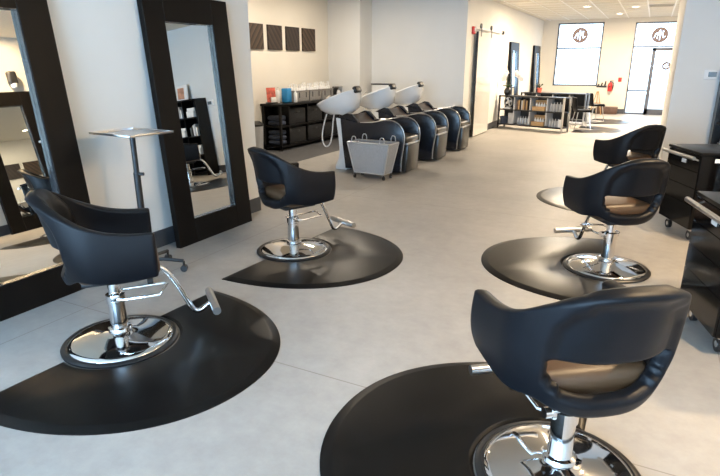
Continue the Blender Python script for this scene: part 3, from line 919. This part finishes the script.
# ------------------------------------------------------------------ salon trolleys on the right
def make_trolley(label):
    # local: front (drawers) faces -X, width along Y, origin at floor centre
    t = thing('salon_trolley', label, 'trolley', group='black salon trolleys')
    w, d, z0, z1 = 0.56, 0.42, 0.115, 0.78
    b = B(); b.box((0, 0, (z0+z1)/2), (d, w, z1-z0), bevel=0.004); b.build('body', M['gloss'], t)
    b = B(); b.box((0, 0, z1+0.013), (d+0.03, w+0.03, 0.026), bevel=0.006); b.build('top', M['black'], t)
    for k, (a0, a1) in enumerate(((0.632, 0.775), (0.487, 0.628), (0.337, 0.483), (0.12, 0.333))):
        dr = B(); dr.box((-d/2-0.006, 0, (a0+a1)/2), (0.012, w-0.004, a1-a0), bevel=0.001, seg=1); dr = dr.build('drawer', M['gloss'], t)
    b = B(); b.tube([(-d/2-0.015, w/2-0.02, 0.735), (-d/2-0.065, w/2-0.02, 0.755)], 0.008, 8); b.tube([(-d/2-0.015, -w/2+0.02, 0.735), (-d/2-0.065, -w/2+0.02, 0.755)], 0.008, 8)
    b.cyl((-d/2-0.065, -w/2+0.0, 0.755), (-d/2-0.065, w/2-0.0, 0.755), 0.016, 14); b.build('handle', M['satin'], t)
    b = B(); b.box((-d/2-0.017, -0.03, 0.700), (0.003, 0.075, 0.035)); b.build('label_card', M['paper'], t, smooth=False)
    b = B(); b.box((-0.06, -w/2-0.002, 0.735), (0.075, 0.003, 0.035)); b.build('label_card', M['paper'], t, smooth=False)
    for (sx, sy) in ((-1, -1), (-1, 1), (1, -1), (1, 1)):
        x, y = sx*(d/2-0.06), sy*(w/2-0.08)
        c = B(); c.cyl((x-0.014, y, 0.045), (x+0.014, y, 0.045), 0.044, 18)
        c = c.build('caster', M['plast'], t)
        q = B(); q.cyl((x-0.016, y, 0.045), (x+0.016, y, 0.045), 0.020, 12); q.box((x, y, 0.10), (0.035, 0.05, 0.04), bevel=0.006)
        q.build('hub', M['chrome'], c)
    return t
tr = make_trolley('black gloss drawer trolley with white labels beside the middle right chair')
tr.location = (0.545, 5.88, 0); tr.rotation_euler = (0, 0, R(24))
dup(tr, (0.62, 3.58, 0), R(15), 'black gloss drawer trolley at the right edge, cut off by the photo')

# thermostat + bookcase with things
t = thing('thermostat', 'white wall thermostat with grey display on the pale blue wall', 'thermostat', (0.665, WD-0.001, 1.40), 0)
b = B(); b.box((0, -0.013, 0), (0.165, 0.026, 0.118), bevel=0.008); b.build('housing', M['white'], t)
b = B(); b.box((0.01, -0.0275, 0.004), (0.095, 0.003, 0.062)); b.build('display', M['lcd'], t, smooth=False)

BX0, BX1, BY0, BY1, BH = 0.765, 1.50, 8.36, WD-0.016, 1.52
t = thing('bookcase', 'tall black bookcase against the pale blue wall at the right edge', 'bookcase', ((BX0+BX1)/2, (BY0+BY1)/2, 0), 0)
bw_, bd_ = BX1-BX0, BY1-BY0
for s in (-1, 1):
    b = B(); b.box((s*(bw_/2-0.012), 0, BH/2), (0.024, bd_, BH)); b.build('side_panel', M['black'], t, smooth=False)
b = B(); b.box((0, bd_/2-0.006, BH/2), (bw_-0.05, 0.012, BH-0.02)); b.build('back_panel', M['black'], t, smooth=False)
b = B(); b.box((0, 0, BH/2), (0.02, bd_-0.02, BH-0.06)); b.build('divider', M['black'], t, smooth=False)
shz = [0.05, 0.42, 0.79, 1.16, BH-0.012]
for z in shz:
    b = B(); b.box((0, -0.003, z), (bw_-0.048, bd_-0.008, 0.024)); b.build('shelf', M['black'], t, smooth=False)
bc = ((BX0+BX1)/2, (BY0+BY1)/2)
names = ['bottom', 'second', 'third', 'top']
for li in range(1, 4):
    z = shz[li]+0.0125
    for col, sx in (('left', -1), ('right', 1)):
        x = bc[0]+sx*0.165
        if (li + (sx > 0)) % 2 == 1:
            b = B(); b.box((0, 0, 0.06), (0.20, 0.22, 0.12), bevel=0.004)
            single('storage_box', b, M['paper'], 'white box on the %s shelf of the tall bookcase, %s bay' % (names[li], col), 'box', (x, bc[1]-0.03, z), R(4))
            b = B(); b.box((0, 0, 0.03), (0.18, 0.18, 0.06), bevel=0.004)
            single('storage_box', b, M['white'], 'small white box stacked on the %s shelf box, %s bay of the tall bookcase' % (names[li], col), 'box', (x, bc[1]-0.03, z+0.121), R(-5))
        else:
            for k in range(5):
                hgt = 0.17+0.02*((k*7) % 4)
                b = B(); b.box((0, 0, hgt/2), (0.032, 0.20, hgt), bevel=0.002, seg=1)
                single('book', b, (M['paper'], M['trash'], M['white'], M['dark'], M['lcd'])[k], 'pale upright book on the %s shelf of the tall bookcase, %s bay' % (names[li], col), 'book', (x-0.08+k*0.038, bc[1]-0.03, z), 0, 'books on the tall bookcase')
t = thing('framed_photo', 'white framed photo standing on top of the tall bookcase', 'picture', (1.27, WD-0.14, BH+0.001), 0)
b = B(); b.box((0, 0.03, 0.15), (0.30, 0.016, 0.30), rot=(R(-8), 0, 0), bevel=0.003); b.build('frame', M['white'], t)
b = B(); b.box((0.03, 0.018, 0.14), (0.17, 0.006, 0.22), rot=(R(-8), 0, 0)); b.build('print', M['skin'], t, smooth=False)
# wall fixture on the right wall, seen in the left mirror
t = thing('wall_lamp', 'dark wall fixture with a pale lower half, seen in the left mirror', 'lamp', (XR-0.001, 5.36, 2.26), 0)
b = B(); b.box((-0.05, 0, 0.03), (0.10, 0.13, 0.20), bevel=0.03, seg=3); b.build('housing', M['plast'], t)
b = B(); b.lathe([(0, -0.07), (0.035, -0.06), (0.05, -0.02), (0.05, 0.0), (0, 0.0)], (-0.06, 0, -0.055), 16); b.build('diffuser', M['white'], t)

# ------------------------------------------------------------------ far left: sliding door, alarm, bookshelf, orchid
t = thing('sliding_barn_door', 'white glossy sliding door hung on the corridor wall', 'sliding door', (XB+0.075, 12.55, 0), 0)
b = B(); b.box((0, 0, 1.10), (0.045, 1.22, 2.16), bevel=0.003); b.build('panel', M['door_white'], t, smooth=False)
b = B(); b.box((0, -0.618, 1.10), (0.05, 0.016, 2.17)); b.build('edge_strip', M['plast'], t, smooth=False)
b = B(); b.box((-0.005, 0.45, 2.255), (0.012, 2.3, 0.04)); b.build('rail', M['white'], t, smooth=False)
for y in (-0.42, 0.42):
    b = B(); b.cyl((0.0, y, 2.30), (0.03, y, 2.30), 0.05, 18); b.build('roller', M['plast'], t)
    b = B(); b.box((0.027, y, 2.20), (0.008, 0.04, 0.22)); b.build('hanger_strap', M['plast'], t, smooth=False)
b = B(); b.cyl((-0.02, 1.55, 2.25), (0.04, 1.55, 2.25), 0.04, 14); b.build('rail_stop', M['plast'], t)
t = thing('fire_alarm', 'red fire alarm on the wall above the sliding door corner', 'alarm', (XB+0.001, 11.80, 2.20), 0)
b = B(); b.box((0.025, 0, 0), (0.05, 0.12, 0.15), bevel=0.012); b.build('housing', M['red'], t)
b = B(); b.box((0.055, 0.0, 0.02), (0.03, 0.06, 0.06), bevel=0.012); b.build('strobe', M['white'], t)

def make_rack(label, L, H, depth=0.34):
    t = thing('display_rack', label, 'rack', group='low metal display racks')
    for sx in (-1, 1):
        for sy in (-1, 1):
            b = B(); b.box((sx*(L/2-0.018), sy*(depth/2-0.018), H/2), (0.036, 0.036, H)); b.build('post', M['satin'] if sx > 0 else M['plast'], t, smooth=False)
    for z in (0.10, 0.455, H-0.02):
        b = B(); b.box((0, 0, z), (L-0.07, depth, 0.03)); b.build('shelf', M['plast'], t, smooth=False)
    b = B(); b.box((0, depth/2-0.006, (H+0.1)/2), (L-0.08, 0.010, H-0.14)); b.build('back_panel', M['plast'], t, smooth=False)
    for k in (1, 2, 3):
        b = B(); b.box((-L/2+L*k/4, 0, (H+0.1)/2), (0.03, depth-0.03, H-0.16)); b.build('divider', M['trash'], t, smooth=False)
    b = B(); b.box((0, -depth/2+0.02, 0.02), (L, 0.03, 0.03)); b.build('floor_rail', M['satin'], t, smooth=False)
    return t
RK = (-2.50, 14.08); ra = R(-19)
rk = make_rack('low metal display rack full of products, across the corridor', 1.74, 0.80)
rk.location = (*RK, 0); rk.rotation_euler = (0, 0, ra)
rk2 = dup(rk, (-2.31, 15.98, 0), R(-8), 'second low metal rack standing behind the product rack')
def on_rack(lx, ly, z):
    v = Matrix.Rotation(ra, 3, 'Z') @ Vector((lx, ly, 0))
    return (RK[0]+v.x, RK[1]+v.y, z)
zl, zu = 0.1155, 0.4705
bays = [(-0.64, 'first'), (-0.215, 'second'), (0.215, 'third'), (0.64, 'fourth')]
def rowof(name, lab, cat, grp, bm_fn, mats, n, cx, z, step, dy=0.0):
    src = None
    for k in range(n):
        if src is None or name == 'book':
            o = single(name, bm_fn(k), mats[k % len(mats)], lab, cat, on_rack(cx+(k-(n-1)/2)*step, dy-0.05, z), ra, grp)
            src = o
        else:
            o = src.copy(); COL.objects.link(o)
            o.location = on_rack(cx+(k-(n-1)/2)*step, dy-0.05, z)
# first bay: round silver fan above, dark blue tub below
t = thing('desk_fan', 'silver round fan in the upper first bay of the product rack', 'fan', on_rack(-0.64, -0.08, zu), ra)
b = B(); b.lathe([(0.115, -0.03), (0.125, 0), (0.115, 0.03), (0.105, 0.03), (0.105, -0.03)], (0, 0, 0.165), 28, Matrix.Rotation(PI/2, 4, 'X'), closed=True); b.build('ring', M['silver'], t)
b = B(); b.lathe([(0, -0.02), (0.04, -0.02), (0.045, 0), (0.04, 0.03), (0, 0.03)], (0, 0, 0.165), 16, Matrix.Rotation(PI/2, 4, 'X'))
for k in range(4):
    b.box((0.07*math.cos(k*PI/2+0.4), 0, 0.165+0.07*math.sin(k*PI/2+0.4)), (0.09, 0.008, 0.05), rot=(0.3, -(k*PI/2+0.4), 0))
b.build('blades', M['silver'], t)
b = B(); b.box((0, 0, 0.02), (0.16, 0.10, 0.039), bevel=0.01); b.build('stand', M['white'], t)
b = B(); b.lathe([(0, 0), (0.09, 0), (0.11, 0.17), (0.10, 0.17), (0.08, 0.02), (0, 0.02)], seg=20)
single('tub', b, M['towel'], 'dark blue tub in the lower first bay of the product rack', 'tub', on_rack(-0.73, -0.08, zl), ra)
b = B(); b.box((0, 0, 0.13), (0.14, 0.10, 0.26), bevel=0.01)
single('carton', b, M['trash'], 'grey carton beside the dark blue tub on the product rack', 'carton', on_rack(-0.525, -0.08, zl), ra)
rowof('book', 'brown or grey slim carton in the upper second bay of the product rack', 'carton', 'slim cartons on the product rack',
      lambda k: B().box((0, 0, 0.11+0.01*(k % 3)), (0.034, 0.16, 0.22+0.02*(k % 3)), bevel=0.002, seg=1), [M['bench'], M['crate'], M['dark'], M['trash'], M['amber']], 8, -0.215, zu, 0.042)
rowof('bottle', 'silver bottle in the lower second bay of the product rack', 'bottle', 'silver bottles on the lower second bay', lambda k: bottle_mesh(0.03, 0.20, False), [M['silver']], 5, -0.215, zl, 0.068)
for z, lv in ((zu, 'upper'), (zl, 'lower')):
    b = B()
    for (x, y, sx, sy) in ((0, -0.1, 0.32, 0.012), (0, 0.1, 0.32, 0.012), (-0.155, 0, 0.012, 0.2), (0.155, 0, 0.012, 0.2)):
        b.box((x, y, 0.05), (sx, sy, 0.10))
    b.box((0, 0, 0.006), (0.31, 0.2, 0.012))
    b.box((0, 0.06, 0.20), (0.32, 0.05, 0.09))
    single('wooden_crate', b, M['crate'], 'pale wooden crate in the %s third bay of the product rack' % lv, 'crate', on_rack(0.215, -0.04, z), ra, smooth=False)
    rowof('bottle', 'white bottle standing in the %s wooden crate of the product rack' % lv, 'bottle', 'bottles in the %s crate' % lv, lambda k: bottle_mesh(0.026, 0.18, False), [M['white']], 4, 0.215, z+0.013, 0.066)
rowof('bottle', 'grey bottle in the upper fourth bay of the product rack', 'bottle', 'grey bottles in the upper fourth bay', lambda k: bottle_mesh(0.034, 0.22, False), [M['trash']], 5, 0.64, zu, 0.074)
rowof('bottle', 'pale bottle in the lower fourth bay of the product rack', 'bottle', 'pale bottles in the lower fourth bay', lambda k: bottle_mesh(0.03, 0.19, False), [M['trash']], 4, 0.60, zl, 0.068)
b = B(); b.box((0, 0, 0.09), (0.09, 0.03, 0.18), bevel=0.004)
single('card_box', b, M['paper'], 'white tag box in the lower fourth bay of the product rack', 'box', on_rack(0.78, -0.09, zl), ra)
# orchid
ox = on_rack(-0.72, -0.03, 0.7955)
t = thing('potted_orchid', 'white orchid in a dark vase on the near corner of the product rack', 'plant', ox, 0)
b = B(); b.lathe([(0, 0), (0.05, 0), (0.085, 0.05), (0.09, 0.11), (0.06, 0.17), (0.05, 0.18), (0, 0.175)], seg=20); b.build('vase', M['plast'], t)
b = B()
for k in range(6):
    a = k*1.05
    b.tube([(0, 0, 0.17), (0.05*math.cos(a), 0.05*math.sin(a), 0.24), (0.13*math.cos(a), 0.13*math.sin(a), 0.235)], 0.014, 5, smooth=1)
b.build('leaves', M['leaf'], t)
for s, (dx, dz) in enumerate(((-0.07, 0.50), (0.19, 0.50))):
    b = B(); b.tube([(0, 0, 0.17), (dx*0.2, 0, 0.36), (dx, 0.02, dz), (dx*1.5, 0.03, dz-0.03)], 0.006, 6, smooth=2); b.build('stem', M['leaf'], t)
    for q in range(4):
        b = B(); cc = Vector((dx*(0.9+0.25*q), 0.02*(-1)**q, dz+0.03-0.045*q))
        for k in range(5):
            a = 2*PI*k/5+q
            b.sph(cc+Vector((0.035*math.cos(a), -0.01, 0.035*math.sin(a))), 0.032, (1, 0.35, 1), 10)
        b.build('flower', M['petal'], t)
b = B(); b.lathe([(0, 0), (0.06, 0), (0.075, 0.12), (0.06, 0.12), (0, 0.11)], seg=16)
t = thing('potted_plant', 'small pink and green plant pot on the second rack', 'plant', (-2.72, 15.98, 0.801), 0)
b.build('pot', M['redprint'], t)
b = B()
for k in range(9):
    a = k*2.4
    b.tube([(0, 0, 0.11), (0.04*math.cos(a), 0.04*math.sin(a), 0.18), (0.09*math.cos(a), 0.09*math.sin(a), 0.20+0.01*(k % 3))], 0.010, 5, smooth=1)
b.build('leaves', M['leaf'], t)

# far wall bits
t = thing('fire_extinguisher', 'red fire extinguisher hung on the far wall', 'extinguisher', (-1.20, YF-0.085, 0.70), 0)
b = B(); b.lathe([(0, 0), (0.06, 0), (0.065, 0.02), (0.065, 0.22), (0.03, 0.27), (0, 0.27)], seg=18); b.build('cylinder', M['red'], t)
b = B(); b.box((0, 0, 0.30), (0.035, 0.05, 0.06)); b.box((0.04, 0, 0.32), (0.11, 0.02, 0.02)); b.build('valve', M['plast'], t)
b = B(); b.tube([(0.02, -0.01, 0.29), (0.10, -0.02, 0.26), (0.085, -0.03, 0.08)], 0.012, 6, smooth=2); b.build('hose', M['plast'], t)
b = B(); b.box((0, 0.0, 0.15), (0.05, 0.16, 0.03)); b.build('bracket', M['plast'], t)
b = B(); b.box((0, 0, 0), (0.10, 0.02, 0.13), bevel=0.004)
single('alarm_pull', b, M['red'], 'small red pull station on the far wall right of the extinguisher', 'alarm', (-0.94, YF-0.011, 1.06), 0)
t = thing('coat_hook', 'dark hook fitting on the far wall left of the extinguisher', 'hook', (-1.46, YF-0.001, 0.84), 0)
b = B(); b.box((0, -0.01, 0), (0.30, 0.02, 0.05)); b.build('plate', M['plast'], t, smooth=False)
for k in (-1, 0, 1):
    b = B(); b.tube([(k*0.1, -0.02, 0.02), (k*0.1, -0.07, 0.03), (k*0.1+0.02, -0.10, 0.12+0.05*k)], 0.022, 8, smooth=1); b.build('hook', M['plast'], t)
b = B(); b.box((0, 0, 0.11), (0.62, 0.30, 0.218), bevel=0.01)
t = thing('low_bench', 'low brown bench against the far wall', 'bench', (-1.20, YF-0.20, 0), 0)
b.build('box', M['bench'], t)
b = B(); b.box((-0.2, -0.01, 0.245), (0.26, 0.24, 0.05), bevel=0.015); b.build('cushion', M['dark'], t)
t = thing('folding_easel', 'pale wooden easel standing left of the low bench', 'easel', (-1.50, 19.30, 0), 0)
for s in (-1, 1):
    b = B(); b.cyl((s*0.17, 0, 0), (s*0.02, 0.06, 0.72), 0.014, 8); b.build('leg', M['crate'], t)
b = B(); b.cyl((0, 0.26, 0), (0, 0.06, 0.70), 0.014, 8); b.build('leg', M['crate'], t)
b = B(); b.box((0, 0.02, 0.36), (0.24, 0.02, 0.025)); b.build('ledge', M['crate'], t, smooth=False)

# ceiling fittings
for i, (x, y, lab) in enumerate(((-1.70, 15.6, 'recessed round ceiling light left of the air vent'), (-0.63, 16.2, 'recessed round ceiling light near the air vent'), (-1.10, 18.2, 'recessed round ceiling light close to the far wall'))):
    t = thing('ceiling_light', lab, 'ceiling light', (x, y, HC-0.001), 0, 'recessed ceiling lights')
    b = B(); b.lathe([(0.085, -0.004), (0.085, -0.014), (0.115, -0.010), (0.115, 0.0), (0.085, 0.0)], seg=28, closed=True); b.build('trim_ring', M['white'], t)
    b = B(); b.lathe([(0, -0.003), (0.083, -0.003), (0.083, -0.008), (0, -0.008)], seg=28); b.build('lens', M['lens'], t)
t = thing('air_vent', 'square slatted air vent in the ceiling before the entrance', 'vent', (-0.06, 16.2, HC-0.001), 0)
b = B()
for k in range(2):
    b.box((0, (0.25 if k else -0.25), -0.006), (0.56, 0.03, 0.012)); b.box(((0.265 if k else -0.265), 0, -0.006), (0.03, 0.53, 0.012))
b.build('frame', M['vent'], t, smooth=False)
for k in range(7):
    b = B(); b.box((0, -0.20+k*0.066, -0.010), (0.50, 0.03, 0.006), rot=(0.5, 0, 0)); b.build('slat', M['vent'], t, smooth=False)
b = B(); b.box((0, 0, -0.001), (0.50, 0.48, 0.002)); b.build('duct_back', M['plast'], t, smooth=False)

# ------------------------------------------------------------------ light
w = bpy.data.worlds.new('sky'); scn.world = w; w.use_nodes = True
bg = w.node_tree.nodes['Background']
bg.inputs['Color'].default_value = (0.60, 0.80, 1.0, 1)
bg.inputs['Strength'].default_value = 4.0
def area(name, loc, size, rot, power, color, shape='RECTANGLE', spread=None):
    l = bpy.data.lights.new(name, 'AREA'); l.shape = shape
    l.size = size[0]; l.size_y = size[1] if len(size) > 1 else size[0]
    l.energy = power; l.color = color
    if spread: l.spread = spread
    o = bpy.data.objects.new(name, l); COL.objects.link(o); o.location = loc; o.rotation_euler = rot
    return o
def portal(name, loc, size, rot):
    o = area(name, loc, size, rot, 1.0, (1, 1, 1)); o.data.cycles.is_portal = True
    return o
area('daylight_back', ((BW[0]+BW[1])/2, YB-0.03, (BW[2]+BW[3])/2), (BW[1]-BW[0], BW[3]-BW[2]), (PI/2, 0, 0), 470, (0.40, 0.67, 1.0))
portal('portal_window', ((W1[0]+W1[1])/2, YF-0.03, (W1[2]+W1[3])/2), (W1[1]-W1[0], W1[3]-W1[2]), (PI/2, 0, 0))
portal('portal_door', ((E0+E1)/2, YF-0.04, EZ/2), (E1-E0, EZ), (PI/2, 0, 0))
warm = (1.0, 0.72, 0.42)
for i, (x, y, p) in enumerate(((1.1, 2.4, 66), (1.1, 4.9, 74), (-1.6, 11.2, 38), (-5.2, 7.8, 32), (-5.0, 9.4, 30), (-1.7, 14.4, 180), (-0.6, 17.4, 210))):
    area('downlight', (x, y, HC-0.03), (0.12,), (0, 0, 0), p, (1.0, 0.86, 0.68) if x < -4 else ((1.0, 0.80, 0.56) if y > 9 else warm), 'DISK')

# ------------------------------------------------------------------ camera
cam = bpy.data.cameras.new('camera'); cam.sensor_width = 36.0; cam.lens = 549.0/720.0*36.0
cam.clip_end = 200
co = bpy.data.objects.new('camera', cam); COL.objects.link(co)
yaw, pitch, roll = 0.4745, 0.3063, 0.0011
F = Vector((-math.sin(yaw)*math.cos(pitch), math.cos(yaw)*math.cos(pitch), -math.sin(pitch)))
Rt = Vector((math.cos(yaw), math.sin(yaw), 0)); D = F.cross(Rt)
R2 = Rt*math.cos(roll)+D*math.sin(roll); D2 = -Rt*math.sin(roll)+D*math.cos(roll)
mw = Matrix(((R2.x, -D2.x, -F.x, 0), (R2.y, -D2.y, -F.y, 0), (R2.z, -D2.z, -F.z, 1.533), (0, 0, 0, 1)))
co.matrix_world = mw
scn.camera = co
vs = scn.view_settings
vs.view_transform = 'Standard'; vs.look = 'None'; vs.gamma = 1.0; vs.use_curve_mapping = False
vs.exposure = 0.43
scn.cycles.use_denoising = True
scn.cycles.max_bounces = 8
scn.cycles.diffuse_bounces = 5
scn.cycles.glossy_bounces = 5
scn.cycles.caustics_reflective = False
scn.cycles.sample_clamp_indirect = 8.0
